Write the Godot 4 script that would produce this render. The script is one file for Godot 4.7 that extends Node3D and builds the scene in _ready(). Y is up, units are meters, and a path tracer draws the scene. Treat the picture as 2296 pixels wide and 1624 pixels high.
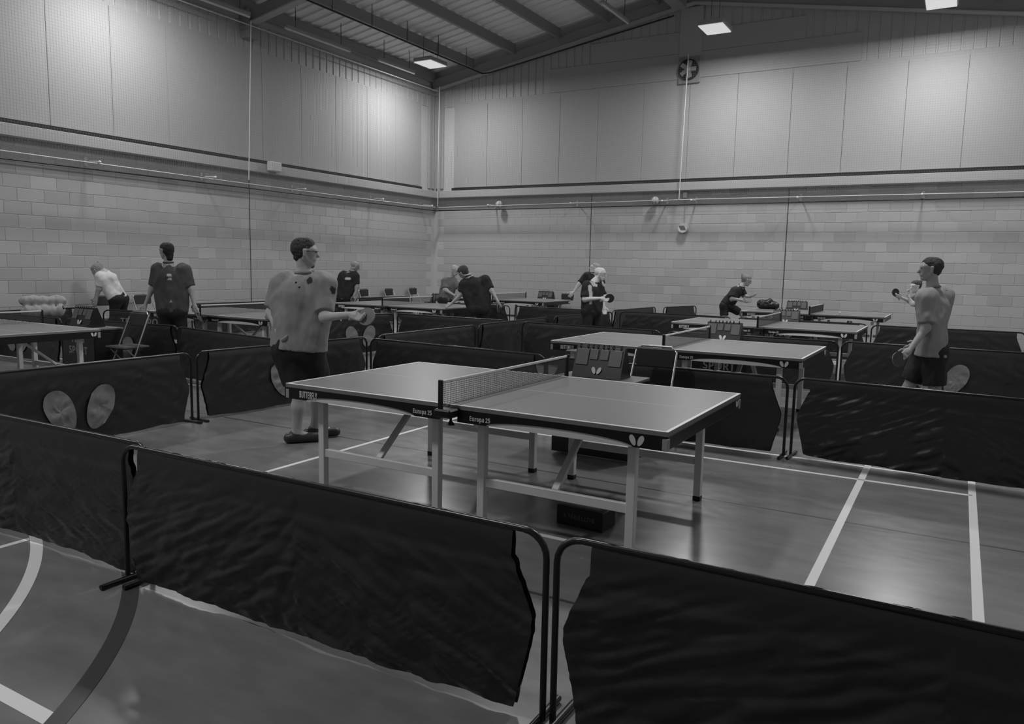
extends Node3D
# A sports hall set out with table tennis courts. y is up, metres; the hall's corner in view is the origin,
# the side wall lies in x = 0 and the gable end wall in z = 0.

var M := {}
var taken := {}
var rng := RandomNumberGenerator.new()
const EYE := Vector3(14.013, 1.596, 19.409)


# ---------------------------------------------------------------- mesh helpers
class Mb:
	var v := PackedVector3Array()
	var n := PackedVector3Array()
	var x := Transform3D()

	func tri(a: Vector3, b: Vector3, c: Vector3) -> void:  # counter-clockwise seen from outside
		var m := (b - a).cross(c - a)
		if m.length_squared() < 1e-18:
			return
		m = (x.basis * m.normalized()).normalized()
		v.append(x * a)
		v.append(x * c)
		v.append(x * b)
		n.append(m)
		n.append(m)
		n.append(m)

	func quad(a: Vector3, b: Vector3, c: Vector3, d: Vector3) -> void:
		tri(a, b, c)
		tri(a, c, d)

	func quad_to(a: Vector3, b: Vector3, c: Vector3, d: Vector3, out: Vector3) -> void:
		if (b - a).cross(c - a).dot(out) >= 0.0:
			quad(a, b, c, d)
		else:
			quad(a, d, c, b)

	func smooth(a: Vector3, b: Vector3, c: Vector3, na: Vector3, nb: Vector3, nc: Vector3) -> void:
		v.append(x * a)
		v.append(x * c)
		v.append(x * b)
		n.append((x.basis * na).normalized())
		n.append((x.basis * nc).normalized())
		n.append((x.basis * nb).normalized())

	func box(c: Vector3, s: Vector3, ch := 0.0) -> Mb:
		var h := s / 2.0
		var k := minf(ch, minf(h.x, minf(h.y, h.z)) * 0.9)
		for ax in 3:
			var u := (ax + 1) % 3
			var w := (ax + 2) % 3
			for sg in [-1.0, 1.0]:
				var p := []
				for q in [[-1.0, -1.0], [1.0, -1.0], [1.0, 1.0], [-1.0, 1.0]]:
					var e := c
					e[ax] += sg * h[ax]
					e[u] += q[0] * (h[u] - k)
					e[w] += q[1] * (h[w] - k)
					p.append(e)
				var o := Vector3.ZERO
				o[ax] = sg
				quad_to(p[0], p[1], p[2], p[3], o)
			if k > 0.0:
				for su in [-1.0, 1.0]:
					for sw in [-1.0, 1.0]:
						var p := []
						for q in [[-1.0, 0.0], [1.0, 0.0], [1.0, 1.0], [-1.0, 1.0]]:
							var e := c
							e[ax] += q[0] * (h[ax] - k)
							e[u] += su * (h[u] - (k if q[1] > 0.5 else 0.0))
							e[w] += sw * (h[w] - (k if q[1] < 0.5 else 0.0))
							p.append(e)
						var o := Vector3.ZERO
						o[u] = su
						o[w] = sw
						quad_to(p[0], p[1], p[2], p[3], o)
		if k > 0.0:
			for sx in [-1.0, 1.0]:
				for sy in [-1.0, 1.0]:
					for sz in [-1.0, 1.0]:
						var g := Vector3(sx, sy, sz)
						var a := c + g * (h - Vector3(0, k, k))
						var b := c + g * (h - Vector3(k, 0, k))
						var d := c + g * (h - Vector3(k, k, 0))
						if (b - a).cross(d - a).dot(g) >= 0.0:
							tri(a, b, d)
						else:
							tri(a, d, b)
		return self

	func bar(a: Vector3, b: Vector3, w: float, h: float, up := Vector3.UP, ch := 0.0) -> Mb:  # a square bar from a to b
		var keep := x
		var z := (b - a).normalized()
		var r := up.cross(z)
		r = r.normalized() if r.length() > 1e-4 else Vector3.RIGHT
		x = keep * Transform3D(Basis(r, z.cross(r), z), (a + b) / 2.0)
		box(Vector3.ZERO, Vector3(w, h, a.distance_to(b)), ch)
		x = keep
		return self

	func tube(path: Array, r: float, sides := 8, r2 := -1.0, caps := true) -> Mb:
		var m := path.size()
		var last := Vector3.ZERO
		var rings := []
		var norms := []
		for i in m:
			var p: Vector3 = path[i]
			var t: Vector3 = (path[mini(i + 1, m - 1)] - path[maxi(i - 1, 0)]).normalized()
			if i == 0:
				last = t.cross(Vector3.UP if absf(t.y) < 0.9 else Vector3.RIGHT).normalized()
			last = (last - t * last.dot(t)).normalized()
			var o := t.cross(last)
			var rr := r if r2 < 0.0 else lerpf(r, r2, float(i) / (m - 1))
			var ring := []
			var nn := []
			for k in sides:
				var a := TAU * k / sides
				var d := last * cos(a) + o * sin(a)
				ring.append(p + d * rr)
				nn.append(d)
			rings.append(ring)
			norms.append(nn)
			if caps and (i == 0 or i == m - 1):
				for k in sides:
					if i == 0:
						tri(p, ring[(k + 1) % sides], ring[k])
					else:
						tri(p, ring[k], ring[(k + 1) % sides])
		for i in m - 1:
			for k in sides:
				var j := (k + 1) % sides
				smooth(rings[i][k], rings[i][j], rings[i + 1][j], norms[i][k], norms[i][j], norms[i + 1][j])
				smooth(rings[i][k], rings[i + 1][j], rings[i + 1][k], norms[i][k], norms[i + 1][j], norms[i + 1][k])
		return self

	func ball(c: Vector3, r: Vector3, seg := 14, rows := 9) -> Mb:
		var at := func(i: int, k: int) -> Vector3:
			var a := PI * i / rows
			var b := TAU * k / seg
			return Vector3(sin(a) * cos(b), cos(a), sin(a) * sin(b))
		for i in rows:
			for k in seg:
				var p: Vector3 = at.call(i, k)
				var q: Vector3 = at.call(i + 1, k)
				var s: Vector3 = at.call(i + 1, k + 1)
				var t: Vector3 = at.call(i, k + 1)
				if i < rows - 1:
					smooth(c + p * r, c + s * r, c + q * r, p / r, s / r, q / r)
				if i > 0:
					smooth(c + p * r, c + t * r, c + s * r, p / r, t / r, s / r)
		return self

	func lathe(prof: Array, seg := 20) -> Mb:  # prof: Vector2(radius, height), bottom to top on the outside
		for i in prof.size() - 1:
			var a: Vector2 = prof[i]
			var b: Vector2 = prof[i + 1]
			var d: Vector2 = (b - a).normalized()
			for k in seg:
				var e := []
				for q in [k, k + 1]:
					var w: float = TAU * q / seg
					e.append(Vector3(cos(w), 0, -sin(w)))
				var n0: Vector3 = e[0] * d.y - Vector3(0, d.x, 0)
				var n1: Vector3 = e[1] * d.y - Vector3(0, d.x, 0)
				var p0: Vector3 = e[0] * a.x + Vector3(0, a.y, 0)
				var p1: Vector3 = e[1] * a.x + Vector3(0, a.y, 0)
				var p2: Vector3 = e[1] * b.x + Vector3(0, b.y, 0)
				var p3: Vector3 = e[0] * b.x + Vector3(0, b.y, 0)
				if a.x > 1e-6:
					smooth(p0, p1, p2, n0, n1, n1)
				if b.x > 1e-6:
					smooth(p0, p2, p3, n0, n1, n0)
		return self

	func prism(poly: PackedVector2Array, z0: float, z1: float) -> Mb:  # a polygon in xy pulled along z
		if Geometry2D.is_polygon_clockwise(poly):
			poly = poly.duplicate()
			poly.reverse()
		var ix := Geometry2D.triangulate_polygon(poly)
		for i in range(0, ix.size(), 3):
			var a := poly[ix[i]]
			var b := poly[ix[i + 1]]
			var c := poly[ix[i + 2]]
			if (b - a).cross(c - a) < 0.0:
				var t := b
				b = c
				c = t
			tri(Vector3(a.x, a.y, z1), Vector3(b.x, b.y, z1), Vector3(c.x, c.y, z1))
			tri(Vector3(a.x, a.y, z0), Vector3(c.x, c.y, z0), Vector3(b.x, b.y, z0))
		for i in poly.size():
			var a := poly[i]
			var b := poly[(i + 1) % poly.size()]
			quad(Vector3(a.x, a.y, z0), Vector3(b.x, b.y, z0), Vector3(b.x, b.y, z1), Vector3(a.x, a.y, z1))
		return self

	func sheet(p: Array, closed := false) -> Mb:  # rows of points; smooth, seen from the side where rows x columns points
		var rows := p.size()
		var cols: int = p[0].size()
		var nn := []
		for i in rows:
			var row := []
			for k in cols:
				var du: Vector3 = p[i][mini(k + 1, cols - 1)] - p[i][maxi(k - 1, 0)]
				var dv: Vector3
				if closed:
					dv = p[(i + 1) % (rows - 1)][k] - p[(i - 1 + rows - 1) % (rows - 1)][k]
				else:
					dv = p[mini(i + 1, rows - 1)][k] - p[maxi(i - 1, 0)][k]
				row.append(du.cross(dv).normalized())
			nn.append(row)
		for i in rows - 1:
			for k in cols - 1:
				smooth(p[i][k], p[i][k + 1], p[i + 1][k + 1], nn[i][k], nn[i][k + 1], nn[i + 1][k + 1])
				smooth(p[i][k], p[i + 1][k + 1], p[i + 1][k], nn[i][k], nn[i + 1][k + 1], nn[i + 1][k])
		return self

	func mesh() -> ArrayMesh:
		var a := []
		a.resize(Mesh.ARRAY_MAX)
		a[Mesh.ARRAY_VERTEX] = v
		a[Mesh.ARRAY_NORMAL] = n
		var m := ArrayMesh.new()
		m.add_surface_from_arrays(Mesh.PRIMITIVE_TRIANGLES, a)
		return m


# A soft solid: rounded bones joined with a smooth minimum and meshed as surface nets.
class Soft:
	var v := PackedVector3Array()
	var n := PackedVector3Array()
	var c := PackedColorArray()
	var ix := PackedInt32Array()

	# bones: [a, b, radius at a, radius at b, flat end at b?]; how: amp, scale, seed (folds), cut ([point, outward normal]), paint ([a, b, radius, grey]), grey
	func add(bones: Array, cell: float, k: float, how := {}) -> Soft:
		var lo := Vector3.INF
		var hi := -Vector3.INF
		for b in bones:
			var r := maxf(b[2], b[3])
			for p in [b[0], b[1]]:
				lo = lo.min(p - Vector3.ONE * r)
				hi = hi.max(p + Vector3.ONE * r)
		var pad := 2.5 * cell + 0.03
		lo -= Vector3.ONE * pad
		hi += Vector3.ONE * pad
		var nx := int((hi.x - lo.x) / cell) + 2
		var ny := int((hi.y - lo.y) / cell) + 2
		var nz := int((hi.z - lo.z) / cell) + 2
		var f := PackedFloat32Array()
		f.resize(nx * ny * nz)
		for b in bones:
			var a: Vector3 = b[0]
			var e: Vector3 = b[1] - b[0]
			var inv := 1.0 / maxf(e.length_squared(), 1e-8)
			var r0: float = b[2]
			var dr: float = b[3] - b[2]
			var flat: bool = b.size() > 4 and b[4]
			var en := e.normalized()
			var m := maxf(b[2], b[3]) + maxf(3.0 / k, 2.0 * cell)
			var p0 := (a.min(b[1]) - Vector3.ONE * m - lo) / cell
			var p1 := (a.max(b[1]) + Vector3.ONE * m - lo) / cell
			var x1 := mini(nx - 1, int(p1.x) + 1)
			for z in range(maxi(0, int(p0.z)), mini(nz - 1, int(p1.z) + 1) + 1):
				for y in range(maxi(0, int(p0.y)), mini(ny - 1, int(p1.y) + 1) + 1):
					var row := (z * ny + y) * nx
					var q := lo + Vector3(0, y, z) * cell - a
					for x in range(maxi(0, int(p0.x)), x1 + 1):
						q.x = lo.x + x * cell - a.x
						var s := clampf(q.dot(e) * inv, 0.0, 1.0)
						var d := (q - e * s).length() - r0 - dr * s
						if flat:
							d = maxf(d, (q - e).dot(en))
						f[row + x] += exp(-k * d)
		var amp: float = how.get("amp", 0.0)
		var noise := FastNoiseLite.new()
		var sc: Vector3 = how.get("scale", Vector3.ONE)
		noise.seed = how.get("seed", 1)
		noise.frequency = 1.0
		noise.fractal_octaves = 2
		var cuts: Array = how.get("cut", [])
		var far := 2.5 * cell + 0.03
		var i := 0
		for z in nz:
			for y in ny:
				for x in nx:
					var s := f[i]
					var d := far if s < 1e-6 else -log(s) / k
					if d < far and d > -0.08:
						var q := lo + Vector3(x, y, z) * cell
						if amp > 0.0:
							d += amp * noise.get_noise_3dv(q * sc)
						for g in cuts:
							d = maxf(d, (q - g[0]).dot(g[1]))
					elif d <= -0.08 and cuts.size():
						var q := lo + Vector3(x, y, z) * cell
						for g in cuts:
							d = maxf(d, (q - g[0]).dot(g[1]))
					f[i] = d
					i += 1
		var grey: float = how.get("grey", 1.0)
		var paint: Array = how.get("paint", [])
		var cells := PackedInt32Array()
		cells.resize(nx * ny * nz)
		cells.fill(-1)
		var sy := nx
		var sz := nx * ny
		var corner := [0, 1, sy, sy + 1, sz, sz + 1, sz + sy, sz + sy + 1]
		var place := [Vector3(0, 0, 0), Vector3(1, 0, 0), Vector3(0, 1, 0), Vector3(1, 1, 0), Vector3(0, 0, 1), Vector3(1, 0, 1), Vector3(0, 1, 1), Vector3(1, 1, 1)]
		var edges := [[0, 1], [2, 3], [4, 5], [6, 7], [0, 2], [1, 3], [4, 6], [5, 7], [0, 4], [1, 5], [2, 6], [3, 7]]
		var nearby := cell * 2.0
		for z in nz - 1:
			for y in ny - 1:
				var o := (z * ny + y) * nx
				for x in nx - 1:
					var w := f[o + x]
					if w > nearby or w < -nearby:
						continue
					var at := o + x
					var inside := 0
					for g in 8:
						if f[at + corner[g]] < 0.0:
							inside += 1
					if inside == 0 or inside == 8:
						continue
					var sum := Vector3.ZERO
					var many := 0
					for g in edges:
						var fa := f[at + corner[g[0]]]
						var fb := f[at + corner[g[1]]]
						if (fa < 0.0) != (fb < 0.0):
							sum += place[g[0]].lerp(place[g[1]], fa / (fa - fb))
							many += 1
					var u := sum / many
					var p := lo + (Vector3(x, y, z) + u) * cell
					var gx := (f[at + 1] - f[at] + f[at + 1 + sy] - f[at + sy] + f[at + 1 + sz] - f[at + sz] + f[at + 1 + sy + sz] - f[at + sy + sz])
					var gy := (f[at + sy] - f[at] + f[at + sy + 1] - f[at + 1] + f[at + sy + sz] - f[at + sz] + f[at + sy + sz + 1] - f[at + sz + 1])
					var gz := (f[at + sz] - f[at] + f[at + sz + 1] - f[at + 1] + f[at + sz + sy] - f[at + sy] + f[at + sz + sy + 1] - f[at + sy + 1])
					cells[at] = v.size()
					v.append(p)
					n.append(Vector3(gx, gy, gz).normalized())
					var tone := grey
					for g in paint:
						var e: Vector3 = g[1] - g[0]
						var s := clampf((p - g[0]).dot(e) / maxf(e.length_squared(), 1e-8), 0.0, 1.0)
						if (p - g[0] - e * s).length() < g[2]:
							tone = g[3]
					c.append(Color(tone, tone, tone))
		for z in range(1, nz - 1):
			for y in range(1, ny - 1):
				for x in range(1, nx - 1):
					var at := (z * ny + y) * nx + x
					if cells[at] < 0:
						continue
					var s0 := f[at] < 0.0
					if s0 != (f[at + 1] < 0.0):
						face(cells[at], cells[at - sy], cells[at - sy - sz], cells[at - sz], s0)
					if s0 != (f[at + sy] < 0.0):
						face(cells[at], cells[at - sz], cells[at - sz - 1], cells[at - 1], s0)
					if s0 != (f[at + sz] < 0.0):
						face(cells[at], cells[at - 1], cells[at - 1 - sy], cells[at - sy], s0)
		return self

	func face(a: int, b: int, d: int, e: int, out: bool) -> void:
		if a < 0 or b < 0 or d < 0 or e < 0:
			return
		if out:
			ix.append_array(PackedInt32Array([a, d, b, a, e, d]))
		else:
			ix.append_array(PackedInt32Array([a, b, d, a, d, e]))

	func mesh() -> ArrayMesh:
		var a := []
		a.resize(Mesh.ARRAY_MAX)
		a[Mesh.ARRAY_VERTEX] = v
		a[Mesh.ARRAY_NORMAL] = n
		a[Mesh.ARRAY_COLOR] = c
		a[Mesh.ARRAY_INDEX] = ix
		var m := ArrayMesh.new()
		m.add_surface_from_arrays(Mesh.PRIMITIVE_TRIANGLES, a)
		return m


# ---------------------------------------------------------------- object helpers
func numbered(called: String) -> String:
	taken[called] = taken.get(called, -1) + 1
	return called if taken[called] == 0 else "%s_%03d" % [called, taken[called]]


func put(called: String, shape, material: Material, parent: Node3D = self, at := Vector3.ZERO) -> MeshInstance3D:
	var o := MeshInstance3D.new()
	o.name = numbered(called) if parent == self else called
	o.mesh = shape if shape is Mesh else shape.mesh()
	o.material_override = material
	o.position = at
	parent.add_child(o, true)
	return o


func tag(o: Node3D, label: String, category: String, group := "", kind := "") -> Node3D:
	o.set_meta("label", label)
	if category:
		o.set_meta("category", category)
	if group:
		o.set_meta("group", group)
	if kind:
		o.set_meta("kind", kind)
	return o


func thing(called: String, label: String, category: String, at := Vector3.ZERO, turn := 0.0, group := "") -> Node3D:
	var o := Node3D.new()
	o.name = numbered(called)
	add_child(o)
	o.position = at
	o.rotation.y = turn
	return tag(o, label, category, group)


func copy(from: Node3D, called: String, label: String, at: Vector3, turn := 0.0) -> Node3D:
	var o: Node3D = from.duplicate()
	o.name = numbered(called)
	add_child(o)
	o.position = at
	o.rotation.y = turn
	o.set_meta("label", label)
	return o


func struct(called: String, shape, material: Material) -> MeshInstance3D:
	var o := put(called, shape, material)
	o.set_meta("kind", "structure")
	return o


func grey(level: float, rough := 0.6, metal := 0.0, shine := 0.5) -> StandardMaterial3D:  # level: 0 to 255 as a screen shows it
	var m := StandardMaterial3D.new()
	m.albedo_color = Color(level / 255.0, level / 255.0, level / 255.0)
	m.roughness = rough
	m.metallic = metal
	m.metallic_specular = shine
	return m


func noise_map(freq: float, seed_: int, size := 512, low := 0.0, high := 1.0, normal := 0.0, kind := FastNoiseLite.TYPE_SIMPLEX_SMOOTH) -> NoiseTexture2D:
	var t := NoiseTexture2D.new()
	var f := FastNoiseLite.new()
	f.seed = seed_
	f.frequency = freq
	f.noise_type = kind
	f.fractal_octaves = 4
	t.noise = f
	t.width = size
	t.height = size
	t.seamless = true
	if normal > 0.0:
		t.as_normal_map = true
		t.bump_strength = normal
	else:
		var g := Gradient.new()
		g.set_color(0, Color(low, low, low))
		g.set_color(1, Color(high, high, high))
		t.color_ramp = g
	return t


func words(text: String, height: float, material: Material, parent: Node3D, at: Vector3, turn := Vector3.ZERO, squeeze := 1.0, bold := true, called := "lettering") -> MeshInstance3D:
	var t := TextMesh.new()
	var f := SystemFont.new()
	f.font_names = PackedStringArray(["Droid Sans"])
	f.font_weight = 700 if bold else 400
	t.font = f
	t.text = text
	t.font_size = 48
	t.pixel_size = height / 35.0
	t.depth = 0.002
	t.curve_step = 3.0
	var o := put(called, t, material, parent, at)
	o.rotation = turn
	o.scale = Vector3(squeeze, 1, 1)
	return o


func wing_shape(w: float, h: float, side: float, seg := 20) -> PackedVector2Array:  # one leaning wing of the two-winged mark
	var p := PackedVector2Array()
	for i in seg:
		var a := TAU * i / seg
		var q := Vector2(cos(a) * w * 0.18, sin(a) * h * 0.5)
		q.x *= 1.0 + 0.16 * q.y / (h * 0.5)
		q = q.rotated(-side * 0.42)
		p.append(q + Vector2(side * w * 0.26, 0))
	return p


func wings(w: float, material: Material, parent: Node3D, at: Vector3, turn := Vector3.ZERO) -> void:
	var b := Mb.new()
	for s in [-1.0, 1.0]:
		b.prism(wing_shape(w, w * 0.72, s), 0.0, 0.0015)
	var o := put("winged_emblem", b, material, parent, at)
	o.rotation = turn


func _ready() -> void:
	rng.seed = 7
	setting()
	hall()
	roof()
	fittings()
	tables()
	barriers()
	furniture()
	people()


func setting() -> void:
	var cam := Camera3D.new()
	cam.name = "camera"
	cam.fov = 50.31
	cam.near = 0.05
	add_child(cam)
	var fw := Vector3(-0.49513654, -0.12358324, -0.85998081)
	var up := Vector3(-0.07941487, 0.9921257, -0.09684973)
	cam.look_at_from_position(EYE, EYE + fw, up)
	var we := WorldEnvironment.new()
	we.name = "surroundings"
	var e := Environment.new()
	e.background_mode = Environment.BG_COLOR
	e.background_color = Color(0, 0, 0)
	e.tonemap_mode = Environment.TONE_MAPPER_LINEAR
	e.tonemap_exposure = 1.0
	e.sdfgi_enabled = true
	e.ssao_enabled = true
	e.ssil_enabled = true
	we.environment = e
	add_child(we)
	M.lamp = grey(190, 0.6)
	M.lamp.emission_enabled = true
	M.lamp.emission = Color(0.75, 0.75, 0.75)
	M.lamp.emission_energy_multiplier = 1.0
	M.white = grey(205, 0.45)
	M.case = grey(150, 0.5)
	M.dark = grey(20, 0.5)
	M.wire = grey(60, 0.5)
	var spots := [[1.65, 2.5, "lit box lamp over the far corner of the hall"], [9.0, 2.25, "lit box lamp hanging by the extractor fan"], [13.27, 2.0, "lit box lamp cut by the top of the picture"], [1.65, 10.5, ""], [9.0, 10.5, ""], [13.3, 10.5, ""], [1.65, 18.6, ""], [9.0, 18.6, ""]]
	for s in spots:
		var t := thing("hanging_lamp", s[2] if s[2] else "lit box lamp of bay %d, row %d, out of the picture, nearer the camera" % [int(s[1] / 8.0), int(s[0] / 4.0)], "lamp", Vector3(s[0], 6.75, s[1]), 0.0, "" if s[2] else "lamps behind the view")
		put("housing", Mb.new().box(Vector3(0, 0.06, 0), Vector3(0.56, 0.1, 0.74), 0.015), M.case, t)
		put("glowing_panel", Mb.new().box(Vector3(0, 0.0, 0), Vector3(0.52, 0.02, 0.7)), M.lamp, t)
		var up_y: float = 7.1 + 0.17 * minf(s[0], 15.7 - s[0]) - 6.75
		for k in [-1.0, 1.0]:
			put("suspension_wire", Mb.new().tube([Vector3(0, 0.1, k * 0.3), Vector3(0, up_y, k * 0.3)], 0.006, 5), M.wire, t)
		var l := AreaLight3D.new()
		l.name = "lamp_light"
		l.area_size = Vector2(0.5, 0.68)
		l.area_normalize_energy = true
		l.light_energy = 17.0
		l.shadow_enabled = true
		l.position = Vector3(0, -0.03, 0)
		l.rotation.x = -PI / 2
		t.add_child(l)


func hall() -> void:
	M.block = []
	for k in 4:
		var m := grey([170, 174, 178, 166][k], 0.75)
		m.heightmap_enabled = false
		m.normal_enabled = true
		m.normal_texture = noise_map(0.12, 3, 256, 0, 1, 3.0) if k == 0 else M.block[0].normal_texture
		m.normal_scale = 0.35
		m.uv1_triplanar = true
		m.uv1_scale = Vector3.ONE * 3.0
		M.block.append(m)
	M.mortar = grey(186, 0.8)
	M.panel = grey(160, 0.7)
	M.sheeting = grey(165, 0.6)
	M.floor = grey(126, 0.28)
	M.floor.albedo_texture = noise_map(0.01, 9, 512, 0.86, 1.0)
	M.floor.roughness_texture = noise_map(0.02, 5, 512, 0.75, 1.0)
	M.floor.uv1_triplanar = true
	M.floor.uv1_world_triplanar = true
	M.floor.uv1_scale = Vector3(0.35, 0.35, 0.9)
	M.line = grey(220, 0.4)
	M.dull_line = grey(66, 0.35)
	var f := struct("floor", Mb.new().box(Vector3(7.85, -0.1, 11.8), Vector3(16.2, 0.2, 24.6)), M.floor)
	var straight := [[0.8, 12.98, 14.21, 12.98, 0.04], [0.8, 12.52, 14.21, 12.52, 0.04], [0.8, 15.45, 9.55, 15.45, 0.04], [9.55, 15.45, 13.465, 15.45, 0.04], [13.465, 12.3, 13.465, 18.6, 0.05], [14.21, 12.3, 14.21, 18.6, 0.05], [9.55, 12.52, 9.55, 18.5, 0.04], [8.0, 18.03, 11.42, 18.03, 0.06]]
	for s in straight:
		put("court_line", Mb.new().bar(Vector3(s[0], 0, s[1]), Vector3(s[2], 0, s[3]), s[4], 0.003), M.line, f)
	for z in [14.15, 16.2, 10.2]:
		put("floor_seam", Mb.new().bar(Vector3(0.2, 0, z), Vector3(15.4, 0, z), 0.022, 0.002), M.dull_line, f)
	for s in [[8.023, 20.28, 3.548, 0.06, 0.3, 1.25], [8.876, 19.742, 3.077, 0.075, 0.4, 1.15]]:
		var rows := [[], []]
		for i in 41:
			var a: float = lerpf(s[4], s[5], i / 40.0)
			for k in 2:
				var r: float = s[2] + (k - 0.5) * s[3]
				rows[k].append(Vector3(s[0] + cos(a) * r, 0.002, s[1] - sin(a) * r))
		put("court_arc", Mb.new().sheet([rows[1], rows[0]]), M.line if s[3] < 0.07 else M.dull_line, f)
	for side in 2:  # 0: side wall in x = 0; 1: end wall in z = 0
		var long: float = 24.0 if side == 0 else 15.7
		var to := func(a: float, y: float, out: float) -> Vector3: return Vector3(out, y, a) if side == 0 else Vector3(a, y, out)
		var sized := func(a: float, y: float, out: float) -> Vector3: return Vector3(out, y, a) if side == 0 else Vector3(a, y, out)
		var w := struct("wall_side" if side == 0 else "wall_end", Mb.new().box(to.call(long / 2, 3.5 if side == 0 else 4.3, -0.156), sized.call(long + 0.3, 7.0 if side == 0 else 8.6, 0.3)), M.mortar)
		var blocks := []
		for row in 17:
			var y0 := 2.746 - 12 * 0.225 + (row - 1) * 0.225
			if y0 > 3.6:
				continue
			var start: float = (0.145 if side == 0 else 0.367) - (0.225 if (row % 2) == (0 if side == 0 else 1) else 0.0) - 0.45
			var a := start
			while a < (13.2 if side == 0 else 15.6):
				var p: Vector3 = to.call(a + 0.225, y0 + 0.1125, 0)
				if a > -0.05 and a + 0.45 < long:
					blocks.append([p.distance_to(EYE) + (8.0 if y0 < 0.6 else 0.0), p])
				a += 0.45
		blocks.sort_custom(func(p, q): return p[0] < q[0])
		var one := Mb.new().box(Vector3.ZERO, sized.call(0.441, 0.216, 0.03), 0.004).mesh()
		var rest := Mb.new()
		for i in blocks.size():
			if i < 298:
				put("block", one, M.block[rng.randi() % 4], w, blocks[i][1] + to.call(0, 0, -0.015 + rng.randf() * 0.002))
			else:
				rest.box(blocks[i][1] + to.call(0, 0, -0.015), sized.call(0.441, 0.216, 0.03), 0.003)
		put("blockwork", rest, M.block[1], w).set_meta("kind", "stuff")
		var seams := [0.69, 1.88, 3.085, 4.28, 5.465, 6.667, 7.883, 9.089, 10.275, 11.45, 12.65, 13.8] if side == 0 else [0.72, 1.87, 3.03, 4.2, 5.33, 6.6, 7.8, 8.99, 10.25, 11.42, 12.66, 13.81, 15.0]
		for i in seams.size() - 1:
			var top := 6.25 if side == 0 else 6.31
			put("wall_panel", Mb.new().box(to.call((seams[i] + seams[i + 1]) / 2, (3.87 + top) / 2, 0.005), sized.call(seams[i + 1] - seams[i] - 0.008, top - 3.87, 0.03), 0.003), M.panel, w)
		var edge := Mb.new().box(to.call(long / 2, 3.665, 0.12), sized.call(long, 0.2, 0.25), 0.008)
		put("ledge", edge, grey(172, 0.6), w)
		put("shadow_gap", Mb.new().box(to.call(long / 2, 3.83, 0.01), sized.call(long - 1.3, 0.07, 0.03)), M.dark, w)
		put("corner_post", Mb.new().box(to.call(0.3, 5.2, 0.03), sized.call(0.1, 2.7, 0.07), 0.01), M.panel, w)
		put("corner_post", Mb.new().box(to.call(0.12, 5.2, 0.03), sized.call(0.06, 2.7, 0.07), 0.01), M.panel, w)
		for a in ([7.08] if side == 0 else [5.217, 10.324]):
			put("movement_joint", Mb.new().box(to.call(a, 1.8, 0.0), sized.call(0.022, 3.5, 0.006)), M.dull_line, w)
		var ribs := Mb.new()
		var a := 0.3
		while a < long - 0.3:
			var top: float = 6.8 if side == 0 else 6.75 + 0.175 * minf(a, 15.7 - a)
			ribs.box(to.call(a, (6.2 + top) / 2, 0.0), sized.call(0.2, top - 6.2, 0.03), 0.01)
			a += 0.232
		put("corrugated_cladding", ribs, M.sheeting, w)
		if side == 1:
			put("upper_panel", Mb.new().box(Vector3(7.78, 6.62, 0.02), Vector3(7.8, 0.62, 0.04), 0.004), M.panel, w)
			put("upper_panel", Mb.new().box(Vector3(7.77, 7.19, 0.02), Vector3(5.42, 0.51, 0.04), 0.004), M.panel, w)
			put("fan_backing", Mb.new().box(Vector3(7.78, 7.1, 0.05), Vector3(0.56, 1.8, 0.03), 0.004), M.sheeting, w)
	struct("wall_back", Mb.new().box(Vector3(7.85, 4.3, 24.1), Vector3(16.2, 8.6, 0.2)), M.mortar)
	struct("wall_near", Mb.new().box(Vector3(15.85, 3.5, 12.0), Vector3(0.2, 7.2, 24.4)), M.mortar)


func roof() -> void:
	M.deck = grey(235, 0.6)
	M.steel = grey(135, 0.5)
	for s in [0, 1]:
		var c := Mb.new()
		var p := func(a: float, y: float, z: float) -> Vector3: return Vector3(a if s == 0 else 15.7 - a, y + 0.175 * a, z)
		c.bar(p.call(-0.3, 7.3, 12.0), p.call(7.87, 7.3, 12.0), 24.6, 0.12)
		var deck := struct("ceiling", c, M.deck)
		var ribs := Mb.new()
		for k in 70:
			ribs.bar(p.call(0.0, 7.225, 0.2 + k * 0.333), p.call(7.8, 7.225, 0.2 + k * 0.333), 0.09, 0.05)
		put("deck_rib", ribs, M.deck, deck)
		for k in 6:
			put("purlin", Mb.new().box(p.call(0.1 + k * 1.37, 7.04, 12.0), Vector3(0.09, 0.26, 23.6), 0.008), M.steel, deck)
		for z in [0.16, 7.1, 14.2]:
			put("rafter", Mb.new().bar(p.call(0.05, 6.83, z), p.call(7.85, 6.83, z), 0.1, 0.3, Vector3.UP, 0.01), M.steel, deck)
			put("rafter_flange", Mb.new().bar(p.call(0.05, 6.68, z), p.call(7.85, 6.68, z), 0.2, 0.03), M.sheeting, deck)
	struct("beam_ridge", Mb.new().box(Vector3(7.6, 8.0, 12.2), Vector3(0.32, 0.3, 23.5), 0.02), M.steel)
	struct("column_side", Mb.new().box(Vector3(0.12, 6.7, 7.1), Vector3(0.3, 0.6, 0.28), 0.01), M.steel)


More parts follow.
